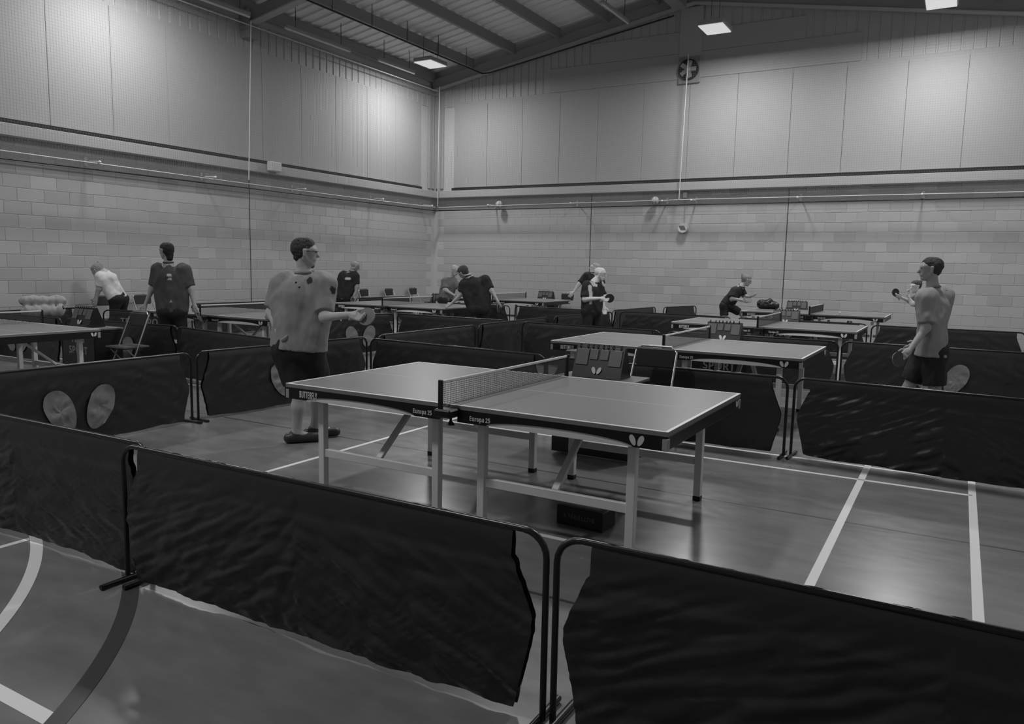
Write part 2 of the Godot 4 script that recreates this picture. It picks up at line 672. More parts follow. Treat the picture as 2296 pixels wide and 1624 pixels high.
func fittings() -> void:
	for s in [[0.7, 6.7, 5.55, 2.1, "unlit tube light beside the sloping steel frame"], [0.75, 6.72, 2.75, 1.5, "unlit tube light behind the lit corner lamp"], [0.6, 6.7, 8.3, 1.6, "unlit tube light cut by the top edge over the side wall"], [6.4, 7.6, 1.6, 1.6, "unlit tube light high up near the ridge beam"]]:
		var t := thing("strip_light", s[4], "light", Vector3(s[0], s[1], s[2]))
		put("spine", Mb.new().box(Vector3(0, 0.05, 0), Vector3(0.1, 0.06, s[3]), 0.01), M.case, t)
		put("tube", Mb.new().tube([Vector3(0, 0, -s[3] / 2), Vector3(0, 0, s[3] / 2)], 0.028, 10), M.white, t)
		for k in [-0.35, 0.35]:
			put("hanger", Mb.new().tube([Vector3(0, 0.07, k * s[3]), Vector3(0, 7.15 + 0.175 * s[0] - s[1], k * s[3])], 0.008, 5), M.wire, t)
	var p := thing("conduit_pipe", "thin dark conduit hung under the roof and bent up the gable", "pipe", Vector3.ZERO)
	put("run", Mb.new().tube([Vector3(1.9, 6.95, 14.0), Vector3(1.9, 6.95, 0.4), Vector3(2.1, 6.97, 0.3), Vector3(7.4, 7.78, 0.3)], 0.02, 7), M.dark, p)
	for k in 8:
		put("drop_rod", Mb.new().tube([Vector3(1.9, 6.95, 1.2 + k * 1.3), Vector3(1.9, 7.45, 1.2 + k * 1.3)], 0.008, 5), M.dark, p)
	var rope := grey(190, 0.7)
	for s in [[[Vector3(0.4, 6.62, 14), Vector3(0.4, 6.6, 7.0), Vector3(0.4, 6.6, 0.4)], "white rope holding the net under the side wall eaves"], [[Vector3(0.4, 3.29, 13.5), Vector3(0.4, 3.26, 8.5), Vector3(0.4, 3.25, 4.2), Vector3(0.4, 3.27, 0.5)], "white rope stretched between brackets along the side wall"], [[Vector3(0.4, 3.27, 0.4), Vector3(8.2, 3.32, 0.4), Vector3(15.5, 3.3, 0.4)], "white rope stretched between brackets along the end wall"], [[Vector3(0.42, 6.7, 7.3), Vector3(0.42, 3.34, 7.45)], "white rope hanging down the side wall past the ledge"], [[Vector3(0.55, 6.7, 0.55), Vector3(0.45, 3.3, 0.45)], "white rope hanging down in the corner of the walls"], [[Vector3(7.85, 6.8, 0.42), Vector3(7.78, 3.32, 0.42)], "white rope hanging in front of the extractor fan"]]:
		tag(put("rope", Mb.new().tube(s[0], 0.012, 6), rope), s[1], "rope")
	for s in [[[Vector3(0.4, 3.16, 13.5), Vector3(0.4, 3.17, 0.4)], "dark bottom cord of the side wall net"], [[Vector3(0.4, 3.18, 0.4), Vector3(15.5, 3.2, 0.4)], "dark bottom cord of the end wall net"]]:
		tag(put("net_cord", Mb.new().tube(s[0], 0.014, 6), M.dark), s[1], "cord")
	for side in 2:
		var b := Mb.new()
		var long := 13.4 if side == 0 else 15.0
		var to := func(a: float, y: float) -> Vector3: return Vector3(0.4, y, a) if side == 0 else Vector3(a, y, 0.4)
		var sz := func(a: float, y: float) -> Vector3: return Vector3(0.002, y, a) if side == 0 else Vector3(a, y, 0.002)
		for i in int(long / 0.05):
			b.box(to.call(0.45 + i * 0.05, 4.88), sz.call(0.002, 3.4))
		for i in 69:
			b.box(to.call(long / 2 + 0.4, 3.18 + i * 0.05), sz.call(long, 0.002))
		tag(put("hanging_netting", b, grey(120, 0.8)), "fine square mesh net hanging before the side wall" if side == 0 else "fine square mesh net hanging before the end wall", "net", "", "stuff")
	var wheres := [[0, 10.85, "third course from the picture edge"], [0, 8.35, "near the ledge crack"], [0, 5.8, "past the white box"], [0, 2.95, "above the row of chairs"], [0, 0.72, "next to the corner"], [1, 2.2, "beside the ball near the corner"], [1, 4.8, "before the first wall joint"], [1, 7.35, "beside the ball near the sounder"], [1, 8.1, "beyond the round sounder"], [1, 10.6, "at the second wall joint"], [1, 13.15, "nearest the camera on the end wall"]]
	for s in wheres:
		var t := thing("wall_bracket", "white steel net bracket on the %s wall, %s" % ["side" if s[0] == 0 else "end", s[2]], "bracket", Vector3(0, 3.33, s[1]) if s[0] == 0 else Vector3(s[1], 3.33, 0), PI / 2 if s[0] == 0 else 0.0)
		put("plate", Mb.new().box(Vector3(0, 0, 0.01), Vector3(0.06, 0.16, 0.02), 0.004), M.white, t)
		put("arm", Mb.new().tube([Vector3(0, 0, 0.01), Vector3(0, -0.03, 0.45)], 0.016, 7), M.white, t)
		put("end_eye", Mb.new().ball(Vector3(0, -0.03, 0.45), Vector3.ONE * 0.028, 8, 6), M.white, t)
	for s in [[2.42, "striped ball lodged by the net rope near the corner"], [7.08, "striped ball lodged by the net rope left of the round sounder"]]:
		var t := thing("play_ball", s[1], "ball", Vector3(s[0], 3.33, 0.2))
		put("skin", Mb.new().ball(Vector3.ZERO, Vector3.ONE * 0.105, 20, 14), grey(190, 0.5), t)
		for k in 3:
			var ring := []
			for i in 25:
				ring.append(Vector3(cos(TAU * i / 24), sin(TAU * i / 24), 0).rotated(Vector3.UP, k * 1.05) * 0.105)
			put("seam_band", Mb.new().tube(ring, 0.006, 5), grey(90, 0.5), t)
	var sd := thing("sounder", "round white slatted sounder on a cable below the rope", "alarm", Vector3(7.82, 2.64, 0))
	put("drum", Mb.new().tube([Vector3(0, 0, 0.0), Vector3(0, 0, 0.16)], 0.12, 20), M.white, sd)
	for k in 6:
		put("slat", Mb.new().bar(Vector3(-0.06 + k * 0.024 - 0.03, 0.055, 0.163), Vector3(-0.06 + k * 0.024 + 0.03, -0.055, 0.163), 0.008, 0.01, Vector3.BACK), M.dark, sd)
	put("cable", Mb.new().tube([Vector3(0, 0.1, 0.02), Vector3(0, 0.85, 0.02)], 0.01, 6), M.case, sd)
	put("junction_box", Mb.new().box(Vector3(0, 0.82, 0.05), Vector3(0.1, 0.14, 0.08), 0.01), M.white, sd)
	var bx := thing("control_box", "white box fixed on the ledge of the side wall", "box", Vector3(0.26, 3.7, 6.62))
	put("shell", Mb.new().box(Vector3(0.06, 0.02, 0), Vector3(0.14, 0.22, 0.34), 0.02), M.white, bx)
	var fan := thing("extractor_fan", "dark round extractor fan high on the gable end wall", "fan", Vector3(7.78, 6.5, 0.08))
	put("mount", Mb.new().box(Vector3(0, 0, 0.01), Vector3(0.54, 0.64, 0.03), 0.01), M.steel, fan)
	put("ring", Mb.new().tube([Vector3(0, 0, 0.01), Vector3(0, 0, 0.1)], 0.25, 24), M.dark, fan)
	put("hub", Mb.new().ball(Vector3(0, 0, 0.11), Vector3(0.07, 0.07, 0.04)), M.case, fan)
	for k in 5:
		var a := TAU * k / 5
		put("fan_blade", Mb.new().bar(Vector3(cos(a) * 0.06, sin(a) * 0.06, 0.11), Vector3(cos(a) * 0.21, sin(a) * 0.21, 0.115), 0.1, 0.006, Vector3.BACK), M.steel, fan)


func tables() -> void:
	M.top = grey(122, 0.33)
	M.apron = grey(18, 0.4)
	M.leg = grey(215, 0.45)
	M.print = grey(205, 0.5)
	var t := thing("tennis_table", "grey table tennis table nearest the camera, with all its legs in view", "table", Vector3(11.4, 0, 14.86), 0.0, "table tennis tables")
	for s in [-1.0, 1.0]:
		var half := put("tabletop", Mb.new().box(Vector3(s * 0.688, 0.747, 0), Vector3(1.364, 0.026, 1.525), 0.002), M.top, t)
		for z in [-0.7525, 0.7525]:
			put("edge_line", Mb.new().box(Vector3(s * 0.688, 0.76, z), Vector3(1.364, 0.002, 0.02)), M.line, half)
		put("edge_line", Mb.new().box(Vector3(s * 1.36, 0.7602, 0), Vector3(0.02, 0.002, 1.525)), M.line, half)
		put("centre_line", Mb.new().box(Vector3(s * 0.688, 0.76, 0), Vector3(1.364, 0.0015, 0.004)), M.line, half)
		put("end_apron", Mb.new().box(Vector3(s * 1.352, 0.695, 0), Vector3(0.03, 0.075, 1.5), 0.004), M.apron, t)
		for z in [-1.0, 1.0]:
			var arc := PackedVector2Array()
			var trim := PackedVector2Array()
			for i in 17:
				var a := PI * i / 16
				var q := Vector2(s * 0.72 + cos(a) * 0.46, 0.657 + sin(a) * 0.042)
				arc.append(q)
				trim.append(q)
			var body := PackedVector2Array([Vector2(s * 0.72 + 0.64, 0.657), Vector2(s * 0.72 + 0.64, 0.735), Vector2(s * 0.72 - 0.66, 0.735), Vector2(s * 0.72 - 0.66, 0.657)])
			arc.reverse()
			body.append_array(arc)
			put("side_apron", Mb.new().prism(body, z * 0.748 - 0.012, z * 0.748 + 0.012), M.apron, t)
			put("arch_trim", Mb.new().prism(trim, z * 0.745 - 0.01, z * 0.745 + 0.01), M.leg, t)
			put("corner_cap", Mb.new().box(Vector3(s * 1.355, 0.69, z * 0.745), Vector3(0.034, 0.066, 0.034), 0.004), M.case, t)
			for x in [0.17, 1.14]:
				put("leg", Mb.new().box(Vector3(s * x, 0.35, z * 0.64), Vector3(0.05, 0.64, 0.05), 0.003), M.leg, t)
				put("leg_foot", Mb.new().box(Vector3(s * x, 0.016, z * 0.64), Vector3(0.054, 0.032, 0.054), 0.004), M.apron, t)
			put("stretcher", Mb.new().bar(Vector3(s * 0.19, 0.28, z * 0.64), Vector3(s * 1.12, 0.28, z * 0.64), 0.03, 0.055, Vector3.UP, 0.003), M.leg, t)
			put("brace", Mb.new().bar(Vector3(s * 0.66, 0.3, z * 0.62), Vector3(s * 0.66, 0.7, z * 0.12), 0.045, 0.025, Vector3.UP, 0.003), M.leg, t)
	for s in [0.0, PI]:
		var fr := Node3D.new()
		fr.name = "printing"
		fr.rotation.y = s
		t.add_child(fr, true)
		words("BUTTERFLY", 0.045, M.print, fr, Vector3(-1.16, 0.695, 0.761), Vector3.ZERO, 0.5)
		words("Europa 25", 0.028, M.print, fr, Vector3(-0.2, 0.69, 0.761), Vector3.ZERO, 0.8)
		words("Europa 25", 0.028, M.print, fr, Vector3(0.22, 0.69, 0.761), Vector3.ZERO, 0.8)
		wings(0.085, M.print, fr, Vector3(1.2, 0.695, 0.76))
		wings(0.07, M.print, fr, Vector3(1.368, 0.7, -0.68), Vector3(0, PI / 2, 0))
	var n := thing("table_net", "net clamped across the nearest table", "net", Vector3(11.4, 0, 14.86), 0.0, "table tennis nets")
	for z in [-1.0, 1.0]:
		put("net_post", Mb.new().box(Vector3(0, 0.81, z * 0.85), Vector3(0.03, 0.22, 0.02), 0.004), M.apron, n)
		put("clamp", Mb.new().box(Vector3(0.02, 0.72, z * 0.8), Vector3(0.12, 0.05, 0.14), 0.01), M.apron, n)
		put("clamp_screw", Mb.new().lathe([Vector2(0, 0.64), Vector2(0.025, 0.645), Vector2(0.008, 0.67), Vector2(0.008, 0.7)], 10), M.apron, n, Vector3(0.04, 0, z * 0.8))
	put("top_tape", Mb.new().box(Vector3(0, 0.905, 0), Vector3(0.012, 0.018, 1.69), 0.003), M.white, n)
	var mesh := Mb.new()
	for i in 140:
		mesh.box(Vector3(0, 0.83, -0.834 + i * 0.012), Vector3(0.0015, 0.14, 0.0022))
	for i in 11:
		mesh.box(Vector3(0, 0.77 + i * 0.0125, 0), Vector3(0.0015, 0.0022, 1.68))
	put("netting", mesh, grey(70, 0.8), n).set_meta("kind", "stuff")
	for s in [[11.38, 10.82, "second table from the camera, behind the nearest one"], [11.42, 6.67, "third table back, played by the bald man with a dark bat"], [11.44, 2.2, "table closest to the end wall, by the crouching woman"], [3.92, 14.75, "table cut by the picture edge, with a printed desk behind it"], [4.05, 10.78, "table partly hidden by the man in the grey shirt and glasses"], [4.08, 6.53, "table on which a man in a black shirt lays his hand"], [4.0, 2.2, "table tucked into the far corner of the hall"]]:
		copy(t, "tennis_table", "grey table tennis " + s[2], Vector3(s[0], 0, s[1]))
		copy(n, "table_net", "net clamped across the " + s[2], Vector3(s[0], 0, s[1]))


func barriers() -> void:
	M.vinyl = grey(38, 0.4)
	M.pole = grey(18, 0.3)
	M.wing = grey(120, 0.5)
	var list := [[8.33, 17.14, 10.64, 17.1, 0, "near barrier running off the picture beside the painted arc"], [10.53, 17.16, 12.86, 17.14, 0, "nearest barrier in the middle, in front of the first table"], [12.9, 17.14, 15.23, 17.14, 0, "nearest barrier on the corner side, beyond the paired poles"], [7.6, 16.78, 7.56, 14.5, 1, "barrier with a big two-winged emblem facing the first table"], [7.55, 14.42, 7.73, 12.1, 1, "emblem barrier behind the man in the grey shirt"], [7.9, 12.22, 10.38, 12.42, 0, "barrier behind the first table's net end"], [10.45, 12.5, 12.8, 12.55, 0, "barrier behind the first table's scorer desk"], [12.85, 12.5, 15.15, 12.7, 0, "glossy creased barrier in front of the man in shorts"], [4.75, 9.75, 5.1, 8.3, 1, "short barrier beyond the bat of the man with glasses"], [5.16, 8.26, 7.5, 8.32, 0, "barrier in front of the man in the black shirt"], [7.7, 11.85, 7.66, 9.52, 0, "middle aisle barrier beside the second table"], [7.655, 9.42, 7.6, 7.0, 0, "middle aisle barrier before the bald man"], [7.62, 6.8, 7.8, 4.5, 0, "middle aisle barrier behind the bald man"], [7.87, 8.42, 10.25, 8.5, 0, "barrier at the bald man's feet"], [10.35, 8.5, 12.68, 8.45, 0, "barrier behind the second table"], [12.72, 8.4, 15.05, 8.45, 1, "emblem barrier behind the man in shorts"], [2.8, 4.3, 5.14, 4.15, 0, "barrier in front of the far corner table"], [5.25, 4.1, 7.5, 4.3, 0, "barrier beside the far corner table, past the paired poles"], [7.87, 4.22, 10.2, 4.25, 0, "barrier in front of the crouching woman"], [10.32, 4.25, 12.63, 4.3, 0, "barrier behind the third table"], [12.72, 4.5, 15.0, 4.5, 0, "far barrier under the end wall blocks beside the man in shorts"], [7.6, 4.0, 7.76, 1.75, 0, "far aisle barrier leading to the end wall"], [7.93, 1.65, 8.3, 0.25, 0, "farthest short barrier touching the end wall"], [0.5, 13.55, 0.32, 11.3, 0, "barrier along the side wall under the draped towel"], [1.15, 11.35, 2.5, 10.75, 2, "printed barrier behind the man in the dark shirt"], [0.3, 12.95, 2.55, 12.88, 1, "emblem barrier behind the edge-cut table's net"], [2.6, 12.85, 4.85, 12.62, 1, "emblem barrier behind the printed desk"], [4.95, 12.7, 7.25, 13.05, 0, "barrier in front of the half hidden table"], [0.42, 9.0, 0.44, 6.7, 0, "barrier along the side wall behind the half hidden table"], [0.46, 6.6, 0.5, 4.3, 0, "barrier along the side wall below the first of the chairs"], [0.58, 4.2, 0.7, 2.0, 0, "barrier along the side wall nearest the far corner"]]
	for i in list.size():
		var b: Array = list[i]
		var a := Vector3(b[0], 0, b[1])
		var e := Vector3(b[2], 0, b[3])
		var d := e - a
		barrier("dark vinyl " + b[5], (a + e) / 2, atan2(-d.z, d.x), d.length(), i + 1, b[4], i < 3 or i == 7)


func barrier(label: String, at: Vector3, turn: float, long: float, seed_: int, mark: int, fine: bool) -> void:
	var t := thing("court_barrier", label, "barrier", at, turn, "court barriers")
	var h := long / 2
	var path := [Vector3(-h, 0.01, 0)]
	for i in 7:
		var a := PI / 2 * i / 6
		path.append(Vector3(-h + 0.09 - cos(a) * 0.09, 0.6 + sin(a) * 0.09, 0))
	for i in 7:
		var a := PI / 2 * i / 6
		path.append(Vector3(h - 0.09 + sin(a) * 0.09, 0.6 + cos(a) * 0.09, 0))
	path.append(Vector3(h, 0.01, 0))
	put("frame", Mb.new().tube(path, 0.0125, 8), M.pole, t)
	for s in [-1.0, 1.0]:
		put("foot", Mb.new().tube([Vector3(s * (h - 0.01), 0.015, -0.15), Vector3(s * (h - 0.01), 0.015, 0.15)], 0.013, 7), M.pole, t)
	var f := FastNoiseLite.new()
	f.seed = seed_ * 31
	f.frequency = 1.0
	f.fractal_octaves = 3
	var depth := func(x: float, y: float) -> float:
		var dn := clampf((0.68 - y) / 0.66, 0.0, 1.0)
		var sd := signf(x)
		var fold := absf(f.get_noise_2d(x * 0.9 + sd * dn * 1.1, y * 7.0 + absf(x) * 3.2)) - 0.18
		return 0.02 * f.get_noise_2d(x * 0.8, y * 1.5) * dn + 0.026 * fold * minf(1.0, dn * 3.0) + (0.006 if dn > 0.19 else 0.0) + 0.006 * f.get_noise_2d(x * 9.0, y * 9.0) * dn
	var nu := 150 if fine else 50
	var nv := 46 if fine else 18
	var rows := []
	for side in 2:
		for j in nv:
			var q := float(j) / (nv - 1)
			var dn := 1.0 - q if side == 0 else q
			var row := []
			for i in nu:
				var reach := h - (0.13 if dn < 0.17 else lerpf(0.12, 0.04, minf(1.0, (dn - 0.17) / 0.3)) if dn < 0.55 else lerpf(0.04, 0.11, (dn - 0.55) / 0.45))
				var x := lerpf(-reach, reach, float(i) / (nu - 1))
				var low := 0.03 + 0.02 * f.get_noise_2d(x * 1.5, 40.0)
				var y := lerpf(0.69, low, dn)
				var w := 0.014 * (1.0 - exp(-dn * 40.0)) + 0.001
				row.append(Vector3(x, y + 0.012 * exp(-dn * 60.0) + 0.003 * f.get_noise_2d(x * 14.0, 3.0) * exp(-dn * 30.0), depth.call(x, y) + (w if side == 0 else -w)))
			rows.append(row)
	var cover := put("cover", Mb.new().sheet(rows), M.vinyl, t)
	if mark == 1:
		var b := Mb.new()
		for s in [-1.0, 1.0]:
			var poly := wing_shape(0.66, 0.4, s, 28)
			var centre := Vector2(s * 0.17, 0)
			var rings := []
			for k in [1.0, 0.8, 0.6, 0.4, 0.2, 0.001]:
				var row := []
				for i in 29:
					var q: Vector2 = centre + (poly[i % 28] - centre) * k + Vector2(0, 0.31)
					row.append(Vector3(q.x, q.y, depth.call(q.x, q.y) + 0.032))
				rings.append(row)
			b.sheet(rings)
		put("winged_emblem", b, M.wing, cover)
	elif mark == 2:
		words("TEES SPORT", 0.13, M.wing, cover, Vector3(0.05, 0.5, 0.06), Vector3.ZERO, 0.9)


func furniture() -> void:
	M.card = grey(84, 0.4)
	M.seat = grey(52, 0.4)
	M.chrome = grey(170, 0.25, 0.8)
	var d := thing("scorer_desk", "dark printed scorer desk behind the nearest table", "desk", Vector3(11.43, 0, 13.4), 0.0, "scorer desks")
	put("desktop", Mb.new().box(Vector3(0, 0.665, 0), Vector3(0.72, 0.025, 0.42), 0.004), grey(95, 0.5), d)
	var fp := put("front_board", Mb.new().box(Vector3(0, 0.34, 0.2), Vector3(0.7, 0.62, 0.015), 0.003), M.apron, d)
	words("TEES", 0.1, M.wing, fp, Vector3(0, 0.53, 0.209))
	words("SPORT", 0.1, M.wing, fp, Vector3(0, 0.38, 0.209))
	for s in [-1.0, 1.0]:
		put("side_board", Mb.new().box(Vector3(s * 0.345, 0.34, 0), Vector3(0.015, 0.62, 0.38), 0.003), M.apron, d)
	var sc := thing("flip_scoreboard", "flip-card scoreboard on the desk behind the nearest table", "scoreboard", Vector3(11.43, 0.68, 13.4), 0.0, "flip scoreboards")
	put("stand", Mb.new().prism(PackedVector2Array([Vector2(-0.12, 0), Vector2(0.12, 0), Vector2(0.02, 0.25), Vector2(-0.02, 0.25)]), -0.22, 0.22), M.apron, sc)
	(sc.get_child(0) as Node3D).rotation.y = -PI / 2
	for k in 4:
		var big: bool = k == 0 or k == 3
		var c := put("flip_card", Mb.new().box(Vector3(0, -0.07 if big else -0.045, 0), Vector3(0.11 if big else 0.075, 0.14 if big else 0.09, 0.008), 0.002), M.card, sc, Vector3([-0.15, -0.047, 0.047, 0.15][k], 0.23, 0.034))
		c.rotation.x = -0.38
		for s in [-1.0, 1.0]:
			var ring := []
			for i in 11:
				ring.append(Vector3(0, cos(TAU * i / 10), sin(TAU * i / 10)) * 0.017)
			put("binder_ring", Mb.new().tube(ring, 0.004, 5), M.dark, sc, Vector3([-0.15, -0.047, 0.047, 0.15][k] + s * (0.035 if big else 0.022), 0.255, 0.02))
	wings(0.09, M.print, sc, Vector3(0, 0.06, 0.106), Vector3(-0.38, 0, 0))
	var ch := thing("folding_chair", "dark folding chair beside the desk behind the nearest table", "chair", Vector3(11.68, 0, 12.9), 0.0, "folding chairs")
	for s in [-1.0, 1.0]:
		put("leg", Mb.new().tube([Vector3(s * 0.21, 0.01, 0.22), Vector3(s * 0.2, 0.45, 0.02), Vector3(s * 0.19, 0.86, -0.16)], 0.011, 7), M.chrome, ch)
		put("leg", Mb.new().tube([Vector3(s * 0.19, 0.01, -0.24), Vector3(s * 0.18, 0.44, 0.16)], 0.011, 7), M.chrome, ch)
	put("top_rail", Mb.new().tube([Vector3(-0.19, 0.84, -0.155), Vector3(-0.14, 0.9, -0.17), Vector3(0.14, 0.9, -0.17), Vector3(0.19, 0.84, -0.155)], 0.011, 7), M.chrome, ch)
	put("seat", Mb.new().box(Vector3(0, 0.455, 0.03), Vector3(0.4, 0.035, 0.38), 0.015), M.seat, ch)
	put("backrest", Mb.new().box(Vector3(0, 0.8, -0.14), Vector3(0.36, 0.18, 0.03), 0.014), M.seat, ch)
	for s in [[11.42, 9.4, "second table"], [11.42, 5.3, "third table, with its cards seen past the net"], [10.83, 0.9, "table nearest the end wall, beside a dark bag"], [4.04, 13.32, "edge-cut table"], [3.8, 5.0, "table where two men lean in"], [4.3, 0.75, "far corner table"]]:
		copy(d, "scorer_desk", "dark printed scorer desk behind the " + s[2], Vector3(s[0], 0, s[1]))
		copy(sc, "flip_scoreboard", "flip-card scoreboard on the desk behind the " + s[2], Vector3(s[0] - (0.12 if s[0] < 4.1 and s[1] > 12 else 0.0), 0.68, s[1]))
	for s in [[4.72, 13.25, 0.0, "grey rounded folding chair beside the desk of the edge-cut table"], [0.26, 4.97, PI / 2, "dark folding chair half behind the man with lettering on his back"], [0.3, 3.4, PI / 2, "dark folding chair alone past the man with lettering on his back"], [0.3, 2.35, PI / 2, "pale folding chair between two dark ones by the wall"], [0.3, 1.25, PI / 2, "dark folding chair nearest the corner of the hall"], [0.4, 10.75, PI / 2, "folding chair gripped by the bending woman"], [0.35, 9.95, PI / 2, "folding chair leaning by the wall behind the bending woman"], [4.9, 0.8, 0.0, "folding chair beside the far corner desk"]]:
		copy(ch, "folding_chair", s[3], Vector3(s[0], 0, s[1]), s[2])
	var tw := Soft.new()
	tw.add([[Vector3(-0.26, 0.66, 0), Vector3(0.26, 0.66, 0), 0.08, 0.08], [Vector3(-0.24, 0.5, 0.04), Vector3(0.24, 0.5, 0.05), 0.09, 0.09]], 0.02, 50.0, {"amp": 0.03, "scale": Vector3(9, 3, 5)})
	var towel := put("draped_towel", tw, grey(150, 0.9), self, Vector3(0.75, 0.2, 12.15))
	towel.rotation.y = PI / 2.6
	tag(towel, "pale crumpled towel draped near the side wall barrier", "towel")
	var bag := Soft.new()
	bag.add([[Vector3(-0.15, 0.1, 0), Vector3(0.15, 0.08, 0), 0.11, 0.08], [Vector3(0, 0.14, 0), Vector3(0.02, 0.18, 0), 0.08, 0.05]], 0.02, 50.0, {"amp": 0.02, "scale": Vector3(8, 8, 8)})
	tag(put("sports_bag", bag, M.apron, self, Vector3(10.35, 0.76, 1.62)), "dark soft bag lying on the table nearest the end wall", "bag")
	var box := thing("shoe_box", "flat black printed box lying under the nearest table", "box", Vector3(12.1, 0, 15.12), -0.06)
	put("carton", Mb.new().box(Vector3(0, 0.06, 0), Vector3(0.32, 0.12, 0.18), 0.004), M.dark, box)
	words("BUTTERFLY", 0.03, grey(90, 0.5), box, Vector3(0, 0.065, 0.092), Vector3(0, 0, PI))
	tag(put("play_ball_small", Mb.new().ball(Vector3.ZERO, Vector3.ONE * 0.02, 12, 8), M.white, self, Vector3(12.0, 0.81, 3.0)), "white table tennis ball flying over the far table's edge", "ball")


func bat(label: String, hand: Vector3, centre: Vector3, facing: Vector3, tone: float) -> void:
	var along := (centre - hand).normalized()
	var f := (facing - along * facing.dot(along)).normalized()
	var t := thing("table_bat", label, "bat", centre)
	t.basis = Basis(along.cross(f).normalized(), along, f)
	var oval := PackedVector2Array()
	for i in 28:
		oval.append(Vector2(cos(TAU * i / 28) * 0.075, sin(TAU * i / 28) * 0.079))
	put("blade", Mb.new().prism(oval, -0.003, 0.003), grey(150, 0.5), t)
	put("rubber", Mb.new().prism(oval, 0.0032, 0.0055), grey(tone, 0.5), t)
	put("rubber", Mb.new().prism(oval, -0.0055, -0.0032), grey(tone * 0.6, 0.5), t)
	put("handle", Mb.new().box(Vector3(0, -0.125, 0), Vector3(0.028, 0.1, 0.022), 0.007), grey(140, 0.5), t)


func hand_bones(w: Vector3, d: Vector3, side: Vector3, curl: float) -> Array:  # palm, four unequal fingers and a thumb
	d = d.normalized()
	side = (side - d * side.dot(d)).normalized()
	var p := d.cross(side)
	var out := [[w, w + d * 0.045, 0.026, 0.024]]
	for k in 4:
		var o := side * (0.027 - k * 0.018)
		out.append([w + d * 0.02 + o * 0.7, w + d * 0.085 + o, 0.017, 0.0125])
		var at := w + d * 0.088 + o
		var long: float = [0.9, 1.0, 0.93, 0.74][k]
		var a := curl * 0.5
		for s in 3:
			var go := d * cos(a) + p * sin(a)
			var to: Vector3 = at + go * ([0.042, 0.027, 0.021][s] * long)
			out.append([at, to, 0.0098 - s * 0.001, 0.009 - s * 0.001])
			at = to
			a += curl
	var base := w + d * 0.03 + side * 0.024
	var mid := base + (d * 0.55 + side * 0.7 + p * 0.4 * curl).normalized() * 0.042
	out.append([base, mid, 0.014, 0.011])
	out.append([mid, mid + (d * 0.9 + side * 0.25 + p * 0.5 * curl).normalized() * 0.032, 0.011, 0.009])
	return out


